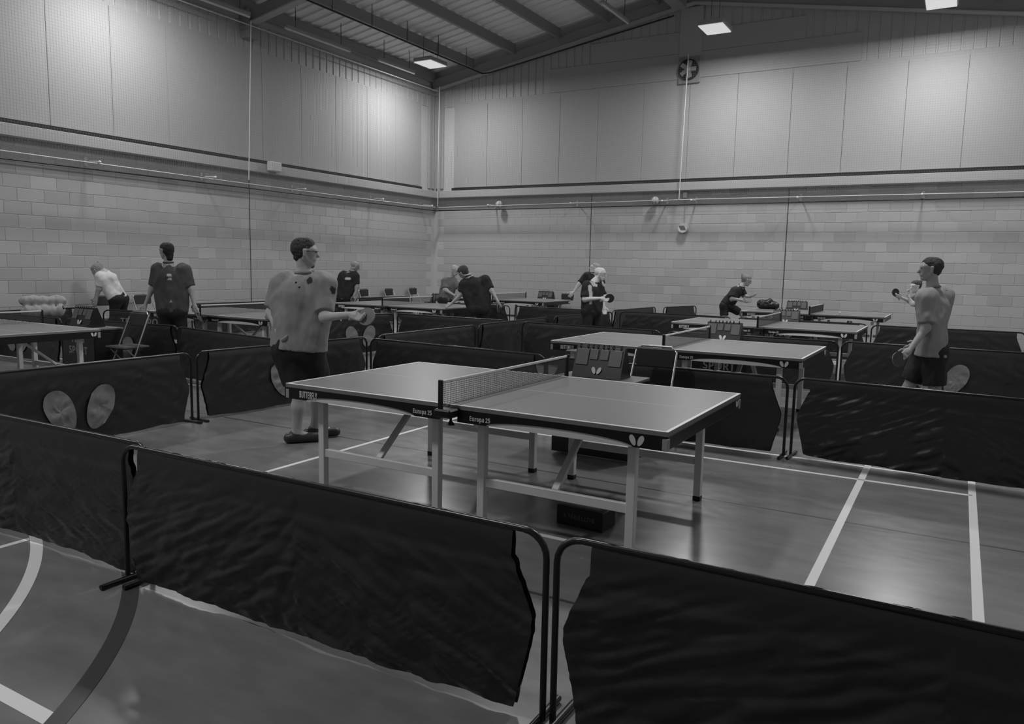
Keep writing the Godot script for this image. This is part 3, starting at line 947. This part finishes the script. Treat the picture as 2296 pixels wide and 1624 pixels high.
# j: joints about the person's base; s: skin, shirt, legs (grey), long (trousers), hair (grey, or -1 bald), bulk, cell, stripes
func person(label: String, base: Vector3, j: Dictionary, s: Dictionary) -> void:
	var t := thing("person", label, "person", base)
	var bulk: float = s.get("bulk", 1.0)
	var cell: float = s.get("cell", 0.02)
	var f: Vector3 = j.face
	var u: Vector3 = (j.hup - f * j.hup.dot(f)).normalized()
	var r := f.cross(u)
	var h: Vector3 = j.hc
	var skin := grey(s.get("skin", 135) + 40.0, 0.55)
	var cloth := grey(255, 0.8)
	cloth.vertex_color_use_as_albedo = true
	cloth.vertex_color_is_srgb = true
	var ax: Vector3 = (j.sR - j.sL).normalized()
	var b := Soft.new()
	var core := []
	for q in [["L", -1.0], ["R", 1.0]]:
		var k: String = q[0]
		core.append([j["s" + k] - ax * q[1] * 0.05, j["hip" + k], 0.085 * bulk, 0.1 * bulk])
		core.append([j["s" + k], j["e" + k], 0.05 * bulk, 0.04])
		core.append([j["e" + k], j["w" + k], 0.041, 0.027])
		core.append([j["hip" + k], j["k" + k], 0.085 * bulk, 0.055])
		core.append([j["k" + k], j["k" + k].lerp(j["a" + k], 0.35), 0.052, 0.056])
		core.append([j["k" + k].lerp(j["a" + k], 0.35), j["a" + k], 0.056, 0.036])
		core.append([j["a" + k], j["a" + k] + j.toe * 0.14 - Vector3(0, 0.04, 0), 0.036, 0.028])
	core.append([j.nb, j.ch, 0.06, 0.1 * bulk])
	core.append([j.ch, j.pv, 0.11 * bulk, 0.11 * bulk])
	core.append([j.nb, h - u * 0.05 - f * 0.015, 0.058, 0.052])
	b.add(core, cell, 60.0)
	var hd := [[h + u * 0.03 - f * 0.028, h + u * 0.03 + f * 0.02, 0.077, 0.075], [h - u * 0.02 + f * 0.04, h - u * 0.09 + f * 0.055, 0.056, 0.03], [h - u * 0.06 - f * 0.02, j.nb, 0.054, 0.056], [h + f * 0.093 + u * 0.005, h + f * 0.112 - u * 0.03, 0.009, 0.013], [h + f * 0.082 - u * 0.06 + r * 0.018, h + f * 0.082 - u * 0.06 - r * 0.018, 0.01, 0.01]]
	for q in [-1.0, 1.0]:
		hd.append([h - u * 0.045 + r * q * 0.045, h - u * 0.085 + f * 0.04 + r * q * 0.015, 0.028, 0.022])
		hd.append([h + r * q * 0.08 + u * 0.018, h + r * q * 0.078 - u * 0.025, 0.014, 0.01])
		hd.append([h + f * 0.078 + u * 0.025 + r * q * 0.012, h + f * 0.07 + u * 0.025 + r * q * 0.045, 0.014, 0.012])
	b.add(hd, 0.007 if cell < 0.015 else 0.011, 130.0)
	for q in [["L", -1.0], ["R", 1.0]]:
		var w: Vector3 = j["w" + q[0]]
		b.add(hand_bones(w, j["h" + q[0]] - w, f + Vector3(0, 0.6, 0), s.get("curl", 0.55)), 0.005, 260.0)
	put("body", b, skin, t)
	for q in [-1.0, 1.0]:
		put("eye", Mb.new().ball(h + f * 0.088 + u * 0.008 + r * q * 0.03, Vector3.ONE * 0.0095, 8, 6), M.dark, t)
	# shirt
	var down: Vector3 = (j.pv - j.ch).normalized()
	var shirt := []
	for q in [["L", -1.0], ["R", 1.0]]:
		var k: String = q[0]
		shirt.append([j["s" + k] - ax * q[1] * 0.04, j["hip" + k] + down * 0.1, 0.098 * bulk, 0.118 * bulk])
		shirt.append([j["s" + k], j["s" + k].lerp(j["e" + k], 0.82), 0.066 * bulk, 0.078, true])
	shirt.append([j.nb.lerp(j.ch, 0.3), j.ch, 0.075, 0.112 * bulk])
	shirt.append([j.ch, j.pv + down * 0.1, 0.122 * bulk, 0.128 * bulk])
	var paint := []
	for g in s.get("stripes", []):
		paint.append([g[0], g[1], g[2], g[3] / 255.0])
	var so := Soft.new().add(shirt, cell, 55.0, {"amp": 0.016, "scale": Vector3(7, 4, 7), "seed": label.length(), "cut": [[j.pv + down * s.get("hem", 0.04), down]], "paint": paint, "grey": s.shirt / 255.0})
	put("shirt", so, cloth, t)
	var collar := []
	for i in 13:
		var a := TAU * i / 12
		collar.append(j.nb.lerp(h, 0.12) + (ax * cos(a) + ax.cross((h - j.nb).normalized()).normalized() * sin(a)) * 0.066)
	put("collar", Mb.new().tube(collar, 0.014, 7), grey(s.shirt * 0.85, 0.8), t)
	var legs := [[j.hipL, j.hipR, 0.115 * bulk, 0.115 * bulk], [j.pv - down * 0.06, j.pv + down * 0.03, 0.115 * bulk, 0.12 * bulk]]
	for k in ["L", "R"]:
		var hip: Vector3 = j["hip" + k]
		if s.get("long", false):
			legs.append([hip, j["k" + k], 0.1 * bulk, 0.075])
			legs.append([j["k" + k], j["a" + k], 0.075, 0.06, true])
		else:
			legs.append([hip, hip.lerp(j["k" + k], 0.8), 0.105 * bulk, 0.098 * bulk, true])
	var lp := Soft.new().add(legs, cell, 60.0, {"amp": 0.012, "scale": Vector3(8, 4, 8), "grey": s.legs / 255.0})
	put("trousers" if s.get("long", false) else "shorts", lp, cloth, t)
	if s.hair >= 0:
		var hair := [[h + u * 0.045 - f * 0.04, h + u * 0.05 + f * 0.012, 0.08, 0.076], [h + u * 0.0 - f * 0.045, h - u * s.get("back", 0.035) - f * 0.05, 0.068, 0.05]]
		for q in [-1.0, 1.0]:
			hair.append([h + u * 0.03 + r * q * 0.04 - f * 0.02, h - u * 0.01 + r * q * 0.045 - f * 0.02, 0.044, 0.038])
		if s.has("bun"):
			hair.append([h + u * 0.06 - f * 0.1, h + u * 0.09 - f * 0.12, 0.04, 0.03])
		put("hair", Soft.new().add(hair, 0.008 if cell < 0.015 else 0.012, 90.0, {"amp": 0.006, "scale": Vector3(30, 30, 30)}), grey(s.hair, 0.75), t)
	for k in ["L", "R"]:
		var a: Vector3 = j["a" + k]
		var heel: Vector3 = Vector3(a.x, 0.045, a.z) - j.toe * 0.06
		var sh := Soft.new().add([[heel, heel + j.toe * 0.25, 0.048, 0.04], [a + Vector3(0, -0.02, 0), a + Vector3(0, 0.02, 0), 0.046, 0.042]], 0.012, 80.0, {"cut": [[Vector3(0, 0.002, 0), Vector3.DOWN]]})
		put("shoe", sh, M.seat, t)
	if s.get("glasses", false):
		put("glasses", Mb.new().tube([h + r * 0.078 + u * 0.012, h + r * 0.07 + f * 0.105 + u * 0.01, h - r * 0.07 + f * 0.105 + u * 0.01, h - r * 0.078 + u * 0.012], 0.004, 6), M.dark, t)


func people() -> void:
	person("heavy man in a grey shirt and glasses standing at the nearest table, back turned", Vector3(9.080, 0, 14.520), {"hc": Vector3(0.031, 1.676, -0.018), "nb": Vector3(0.001, 1.477, -0.023), "ch": Vector3(-0.013, 1.316, 0.008), "pv": Vector3(-0.045, 0.896, 0.026), "sL": Vector3(-0.237, 1.386, -0.002), "eL": Vector3(-0.307, 1.141, 0.062), "wL": Vector3(-0.134, 0.999, 0.135), "hL": Vector3(-0.035, 0.937, 0.159), "sR": Vector3(0.217, 1.399, -0.067), "eR": Vector3(0.286, 1.130, 0.020), "wR": Vector3(0.559, 1.166, 0.002), "hR": Vector3(0.656, 1.148, -0.009), "hipL": Vector3(-0.115, 0.825, 0.043), "hipR": Vector3(0.042, 0.831, -0.024), "kL": Vector3(-0.009, 0.458, 0.028), "aL": Vector3(-0.055, 0.085, 0.032), "kR": Vector3(0.012, 0.451, -0.191), "aR": Vector3(-0.070, 0.097, -0.214), "face": Vector3(0.764, -0.020, -0.644), "hup": Vector3(0.000, 1.000, 0.000), "toe": Vector3(0.653, 0.000, -0.757)}, {"skin": 130, "shirt": 132, "legs": 28, "hair": 42, "bulk": 1.3, "cell": 0.013, "glasses": true, "hem": 0.06, "stripes": [[Vector3(0.153, 1.438, 0.061), Vector3(0.316, 1.356, -0.056), 0.030, 30]]})
	bat("pale-faced bat of the man with glasses", Vector3(9.736, 1.148, 14.511), Vector3(9.794, 1.158, 14.501), Vector3(0.737, 0.350, 0.579), 120)
	person("bearded young man in a marled grey shirt and black shorts, seen from behind", Vector3(13.770, 0, 10.290), {"hc": Vector3(-0.038, 1.650, 0.022), "nb": Vector3(0.002, 1.440, -0.001), "ch": Vector3(0.032, 1.256, -0.018), "pv": Vector3(0.029, 0.865, -0.017), "sL": Vector3(-0.059, 1.359, 0.173), "eL": Vector3(-0.027, 1.057, 0.200), "wL": Vector3(-0.149, 0.831, 0.340), "hL": Vector3(-0.205, 0.764, 0.407), "sR": Vector3(0.107, 1.373, -0.293), "eR": Vector3(0.055, 1.051, -0.401), "wR": Vector3(-0.100, 0.849, -0.358), "hR": Vector3(-0.180, 0.799, -0.312), "hipL": Vector3(0.067, 0.805, 0.007), "hipR": Vector3(-0.026, 0.787, -0.123), "kL": Vector3(0.102, 0.357, 0.010), "aL": Vector3(0.109, 0.085, -0.040), "kR": Vector3(-0.155, 0.375, -0.096), "aR": Vector3(-0.049, 0.085, -0.203), "face": Vector3(-0.962, 0.019, 0.274), "hup": Vector3(0.000, 1.000, 0.000), "toe": Vector3(-0.948, 0.000, 0.319)}, {"skin": 105, "shirt": 132, "legs": 24, "hair": 38, "bulk": 1.1, "cell": 0.014, "back": 0.02, "hem": 0.12, "stripes": []})
	bat("dark bat of the man in black shorts", Vector3(13.565, 0.764, 10.697), Vector3(13.533, 0.738, 10.738), Vector3(0.647, 0.192, 0.738), 40)
	person("man in a dark shirt with white lettering and dark head covering, walking away", Vector3(3.900, 0, 12.050), {"hc": Vector3(-0.013, 1.711, 0.007), "nb": Vector3(-0.008, 1.523, -0.019), "ch": Vector3(0.027, 1.341, -0.016), "pv": Vector3(0.036, 0.855, -0.021), "sL": Vector3(-0.188, 1.434, 0.062), "eL": Vector3(-0.248, 1.150, 0.097), "wL": Vector3(-0.288, 0.914, 0.189), "hL": Vector3(-0.304, 0.797, 0.233), "sR": Vector3(0.172, 1.436, -0.168), "eR": Vector3(0.233, 1.148, -0.203), "wR": Vector3(0.307, 0.927, -0.200), "hR": Vector3(0.344, 0.823, -0.198), "face": Vector3(-0.975, -0.050, 0.215), "hup": Vector3(0.000, 1.000, 0.000), "toe": Vector3(-0.499, 0.000, -0.867), "hipL": Vector3(-0.039, 0.815, 0.038), "aL": Vector3(-0.078, 0.085, 0.070), "kL": Vector3(-0.073, 0.450, 0.028), "hipR": Vector3(0.110, 0.815, -0.080), "aR": Vector3(0.149, 0.085, -0.111), "kR": Vector3(0.115, 0.450, -0.121)}, {"skin": 110, "shirt": 66, "legs": 26, "hair": 24, "bulk": 1.05, "cell": 0.018, "back": 0.1, "long": true, "hem": 0.05, "stripes": [[Vector3(0.109, 1.361, 0.086), Vector3(0.256, 1.371, 0.001), 0.020, 185], [Vector3(0.118, 1.301, 0.081), Vector3(0.265, 1.311, -0.004), 0.020, 185], [Vector3(0.135, 0.981, 0.071), Vector3(0.282, 1.011, -0.014), 0.016, 150]]})
	bat("bat seen edge-on, held by the walking man", Vector3(4.244, 0.823, 11.852), Vector3(4.282, 0.744, 11.830), Vector3(0.809, 0.099, -0.580), 40)
	person("fair-haired person in a pale shirt bending over a chair by the wall", Vector3(0.850, 0, 10.950), {"hc": Vector3(-0.235, 1.363, 0.135), "nb": Vector3(-0.151, 1.333, 0.064), "ch": Vector3(-0.072, 1.215, 0.019), "pv": Vector3(0.017, 0.896, -0.079), "sL": Vector3(-0.095, 1.247, 0.170), "eL": Vector3(-0.111, 1.041, 0.203), "wL": Vector3(-0.160, 0.866, 0.230), "hL": Vector3(-0.184, 0.786, 0.244), "sR": Vector3(-0.262, 1.307, 0.012), "eR": Vector3(-0.360, 1.079, 0.046), "wR": Vector3(-0.425, 0.868, 0.083), "hR": Vector3(-0.456, 0.786, 0.101), "face": Vector3(-0.655, -0.655, 0.377), "hup": Vector3(-0.568, 0.756, 0.327), "toe": Vector3(-0.912, 0.000, 0.410), "hipL": Vector3(0.056, 0.856, 0.008), "aL": Vector3(0.077, 0.085, 0.053), "kL": Vector3(0.039, 0.471, 0.043), "hipR": Vector3(-0.022, 0.856, -0.166), "aR": Vector3(-0.042, 0.085, -0.211), "kR": Vector3(-0.059, 0.471, -0.176)}, {"skin": 120, "shirt": 195, "legs": 24, "hair": 130, "long": true, "bun": true, "stripes": []})
	person("bald man in a black shirt with white lettering by the row of chairs", Vector3(1.930, 0, 5.850), {"hc": Vector3(0.059, 1.519, -0.034), "nb": Vector3(-0.012, 1.375, 0.007), "ch": Vector3(-0.057, 1.232, 0.033), "pv": Vector3(-0.139, 0.832, 0.080), "sL": Vector3(-0.224, 1.309, 0.072), "eL": Vector3(-0.359, 1.071, 0.091), "wL": Vector3(-0.211, 0.873, 0.179), "hL": Vector3(-0.156, 0.793, 0.182), "sR": Vector3(0.101, 1.297, -0.000), "eR": Vector3(0.155, 1.055, 0.003), "wR": Vector3(0.160, 0.924, 0.069), "hR": Vector3(0.156, 0.854, 0.095), "face": Vector3(0.441, -0.348, -0.827), "hup": Vector3(0.169, 0.962, -0.214), "toe": Vector3(0.121, 0.000, -0.993), "hipL": Vector3(-0.232, 0.792, 0.101), "aL": Vector3(-0.281, 0.085, 0.111), "kL": Vector3(-0.253, 0.439, 0.076), "hipR": Vector3(-0.047, 0.792, 0.060), "aR": Vector3(0.002, 0.085, 0.049), "kR": Vector3(-0.019, 0.439, 0.025)}, {"skin": 100, "shirt": 34, "legs": 28, "hair": -1, "bulk": 1.1, "long": true, "stripes": [[Vector3(-0.036, 1.232, 0.170), Vector3(0.059, 1.232, 0.115), 0.030, 185], [Vector3(0.127, 1.297, 0.044), Vector3(0.127, 1.157, 0.044), 0.022, 175]]})
	bat("bat hanging from the hand of the man by the chairs", Vector3(2.086, 0.854, 5.945), Vector3(2.057, 0.782, 5.973), Vector3(0.980, 0.000, -0.199), 120)
	person("balding older man in a grey shirt leaning behind the scoreboard", Vector3(4.200, 0, 5.250), {"hc": Vector3(0.118, 1.479, -0.068), "nb": Vector3(0.005, 1.329, -0.061), "ch": Vector3(-0.016, 1.190, -0.060), "pv": Vector3(-0.105, 0.860, -0.055), "sR": Vector3(-0.085, 1.219, 0.049), "eR": Vector3(-0.021, 1.045, 0.104), "wR": Vector3(0.191, 0.933, 0.063), "hR": Vector3(0.271, 0.887, 0.040), "sL": Vector3(0.046, 1.241, -0.142), "eL": Vector3(0.179, 1.067, -0.161), "wL": Vector3(0.294, 0.952, -0.170), "hL": Vector3(0.346, 0.914, -0.199), "face": Vector3(0.917, -0.400, -0.009), "hup": Vector3(0.261, 0.954, -0.150), "toe": Vector3(0.999, 0.000, 0.036), "hipL": Vector3(-0.098, 0.820, -0.149), "aL": Vector3(-0.094, 0.085, -0.199), "kL": Vector3(-0.066, 0.453, -0.173), "hipR": Vector3(-0.113, 0.820, 0.040), "aR": Vector3(-0.117, 0.085, 0.090), "kR": Vector3(-0.085, 0.453, 0.066)}, {"skin": 130, "shirt": 105, "legs": 40, "hair": -1, "long": true, "stripes": []})
	person("man in a black shirt with pale piping reaching one hand onto a table", Vector3(6.190, 0, 7.050), {"hc": Vector3(-0.292, 1.458, 0.168), "nb": Vector3(-0.196, 1.376, 0.113), "ch": Vector3(-0.114, 1.236, 0.066), "pv": Vector3(-0.029, 0.818, 0.017), "sL": Vector3(-0.296, 1.215, 0.171), "eL": Vector3(-0.309, 1.064, 0.178), "wL": Vector3(-0.511, 0.864, 0.237), "hL": Vector3(-0.603, 0.810, 0.266), "sR": Vector3(0.028, 1.322, -0.132), "eR": Vector3(0.145, 1.124, -0.141), "wR": Vector3(0.269, 0.943, -0.155), "hR": Vector3(0.292, 0.868, -0.168), "face": Vector3(-0.833, -0.551, -0.041), "hup": Vector3(-0.439, 0.862, 0.253), "toe": Vector3(-0.869, 0.000, -0.494), "hipL": Vector3(-0.093, 0.778, 0.087), "aL": Vector3(-0.127, 0.085, 0.123), "kL": Vector3(-0.136, 0.431, 0.090), "hipR": Vector3(0.036, 0.778, -0.053), "aR": Vector3(0.069, 0.085, -0.090), "kR": Vector3(0.026, 0.431, -0.087)}, {"skin": 130, "shirt": 34, "legs": 30, "hair": 55, "bulk": 1.1, "long": true, "stripes": [[Vector3(-0.093, 1.236, 0.203), Vector3(0.002, 1.236, 0.148), 0.000, 185], [Vector3(0.054, 1.322, -0.087), Vector3(0.054, 1.182, -0.087), 0.022, 175]]})
	bat("bat hanging from the hand of the man in piped black", Vector3(6.482, 0.868, 6.882), Vector3(6.484, 0.792, 6.881), Vector3(0.980, 0.000, -0.199), 40)
	person("bald man in a black and white shirt holding a dark bat before him", Vector3(8.600, 0, 7.100), {"hc": Vector3(0.027, 1.494, -0.015), "nb": Vector3(-0.055, 1.340, 0.032), "ch": Vector3(-0.092, 1.216, 0.053), "pv": Vector3(-0.083, 0.893, 0.048), "sR": Vector3(-0.132, 1.278, 0.191), "eR": Vector3(-0.120, 1.059, 0.254), "wR": Vector3(0.153, 1.083, 0.201), "hR": Vector3(0.237, 1.064, 0.186), "sL": Vector3(-0.016, 1.293, -0.129), "eL": Vector3(0.037, 1.101, -0.160), "wL": Vector3(0.084, 0.926, -0.106), "hL": Vector3(0.100, 0.873, -0.092), "face": Vector3(0.925, -0.118, -0.362), "hup": Vector3(0.086, 0.995, -0.050), "toe": Vector3(0.973, 0.000, -0.229), "hipL": Vector3(-0.052, 0.853, -0.042), "aL": Vector3(-0.035, 0.085, -0.089), "kL": Vector3(-0.014, 0.469, -0.073), "hipR": Vector3(-0.114, 0.853, 0.137), "aR": Vector3(-0.130, 0.085, 0.185), "kR": Vector3(-0.093, 0.469, 0.154)}, {"skin": 160, "shirt": 36, "legs": 32, "hair": -1, "long": true, "stripes": [[Vector3(-0.132, 1.328, 0.191), Vector3(-0.011, 1.315, 0.123), 0.045, 185], [Vector3(-0.038, 1.278, 0.225), Vector3(-0.008, 0.998, 0.225), 0.035, 185], [Vector3(-0.016, 1.293, -0.129), Vector3(0.078, 1.333, -0.095), 0.050, 185]]})
	bat("dark round bat of the bald man", Vector3(8.837, 1.064, 7.286), Vector3(8.903, 1.088, 7.272), Vector3(0.583, 0.000, 0.813), 42)
	person("person in a black shirt half hidden behind the bald man, arm lowered", Vector3(6.850, 0, 3.400), {"hc": Vector3(0.025, 1.580, -0.014), "nb": Vector3(0.002, 1.470, -0.001), "ch": Vector3(-0.011, 1.320, 0.006), "pv": Vector3(0.000, 0.940, -0.000), "sL": Vector3(-0.135, 1.407, 0.078), "eL": Vector3(-0.260, 1.215, 0.173), "wL": Vector3(-0.352, 1.043, 0.249), "hL": Vector3(-0.398, 0.972, 0.287), "sR": Vector3(0.123, 1.413, -0.128), "eR": Vector3(0.161, 1.203, -0.208), "wR": Vector3(0.150, 1.002, -0.202), "hR": Vector3(0.144, 0.921, -0.198), "face": Vector3(-0.789, 0.241, 0.565), "hup": Vector3(0.000, 1.000, 0.000), "toe": Vector3(-0.470, 0.000, 0.882), "hipL": Vector3(-0.077, 0.900, 0.055), "aL": Vector3(-0.118, 0.085, 0.084), "kL": Vector3(-0.112, 0.493, 0.096), "hipR": Vector3(0.077, 0.900, -0.055), "aR": Vector3(0.118, 0.085, -0.085), "kR": Vector3(0.083, 0.493, -0.044)}, {"skin": 165, "shirt": 36, "legs": 30, "hair": 150, "long": true, "stripes": []})
	person("fair-haired woman in black crouching ready with bat and ball hand", Vector3(9.680, 0, 2.240), {"hc": Vector3(0.262, 1.386, -0.151), "nb": Vector3(0.167, 1.247, -0.096), "ch": Vector3(0.071, 1.128, -0.041), "pv": Vector3(-0.104, 0.869, 0.060), "sR": Vector3(0.074, 1.160, 0.096), "eR": Vector3(0.048, 0.986, 0.180), "wR": Vector3(0.237, 0.964, 0.164), "hR": Vector3(0.310, 0.947, 0.145), "sL": Vector3(0.131, 1.195, -0.260), "eL": Vector3(0.190, 1.038, -0.294), "wL": Vector3(0.334, 1.025, -0.262), "hL": Vector3(0.394, 1.047, -0.250), "hipR": Vector3(-0.111, 0.813, 0.168), "kR": Vector3(-0.083, 0.553, 0.221), "aR": Vector3(-0.099, 0.245, 0.172), "hipL": Vector3(-0.073, 0.807, -0.062), "kL": Vector3(0.199, 0.647, -0.184), "aL": Vector3(0.358, 0.275, -0.264), "face": Vector3(0.907, -0.309, -0.284), "hup": Vector3(0.261, 0.954, -0.150), "toe": Vector3(0.948, 0.000, -0.319)}, {"skin": 120, "shirt": 34, "legs": 28, "hair": 120, "bulk": 0.92, "bun": true, "stripes": []})
	bat("bat held flat by the crouching woman", Vector3(9.990, 0.947, 2.385), Vector3(10.069, 0.959, 2.362), Vector3(0.299, 0.800, 0.520), 70)
	person("young woman with tied-up hair serving, mostly hidden by the man in shorts", Vector3(13.270, 0, 2.100), {"hc": Vector3(-0.022, 1.352, 0.013), "nb": Vector3(0.058, 1.204, -0.033), "ch": Vector3(0.117, 1.029, -0.067), "pv": Vector3(0.206, 0.658, -0.119), "sR": Vector3(0.011, 1.110, -0.191), "eR": Vector3(-0.106, 1.055, -0.054), "wR": Vector3(-0.263, 1.133, 0.094), "hR": Vector3(-0.325, 1.159, 0.141), "sL": Vector3(0.103, 1.104, 0.125), "eL": Vector3(-0.038, 1.017, 0.310), "wL": Vector3(-0.109, 1.136, 0.316), "hL": Vector3(-0.130, 1.204, 0.306), "face": Vector3(-0.716, -0.097, 0.691), "hup": Vector3(-0.086, 0.995, 0.050), "toe": Vector3(-0.752, 0.000, 0.659), "hipL": Vector3(0.231, 0.618, -0.027), "aL": Vector3(0.244, 0.085, 0.021), "kL": Vector3(0.215, 0.352, 0.017), "hipR": Vector3(0.181, 0.618, -0.210), "aR": Vector3(0.168, 0.085, -0.259), "kR": Vector3(0.152, 0.352, -0.215)}, {"skin": 160, "shirt": 100, "legs": 40, "hair": 60, "bulk": 0.85, "bun": true, "stripes": []})
	bat("dark round bat raised by the serving woman", Vector3(12.945, 1.159, 2.241), Vector3(12.909, 1.229, 2.262), Vector3(0.583, 0.000, 0.813), 40)
	person("player in a grey shirt mostly hidden behind the man with glasses", Vector3(6.350, 0, 10.850), {"hc": Vector3(-0.532, 1.578, 0.306), "nb": Vector3(-0.511, 1.438, 0.294), "ch": Vector3(-0.535, 1.283, 0.308), "pv": Vector3(-0.687, 0.787, 0.396), "sL": Vector3(-0.518, 1.259, 0.414), "eL": Vector3(-0.753, 1.076, 0.618), "wL": Vector3(-0.836, 0.884, 0.712), "hL": Vector3(-0.876, 0.832, 0.735), "sR": Vector3(-0.624, 1.252, 0.128), "eR": Vector3(-0.892, 1.060, 0.225), "wR": Vector3(-0.994, 0.914, 0.342), "hR": Vector3(-1.041, 0.873, 0.368), "face": Vector3(-0.955, -0.120, 0.272), "hup": Vector3(-0.170, 0.981, 0.098), "toe": Vector3(-0.948, 0.000, 0.319), "hipL": Vector3(-0.658, 0.747, 0.486), "aL": Vector3(-0.642, 0.085, 0.533), "kL": Vector3(-0.678, 0.416, 0.519), "hipR": Vector3(-0.716, 0.747, 0.305), "aR": Vector3(-0.732, 0.085, 0.258), "kR": Vector3(-0.753, 0.416, 0.291)}, {"skin": 110, "shirt": 120, "legs": 26, "hair": 45, "stripes": []})
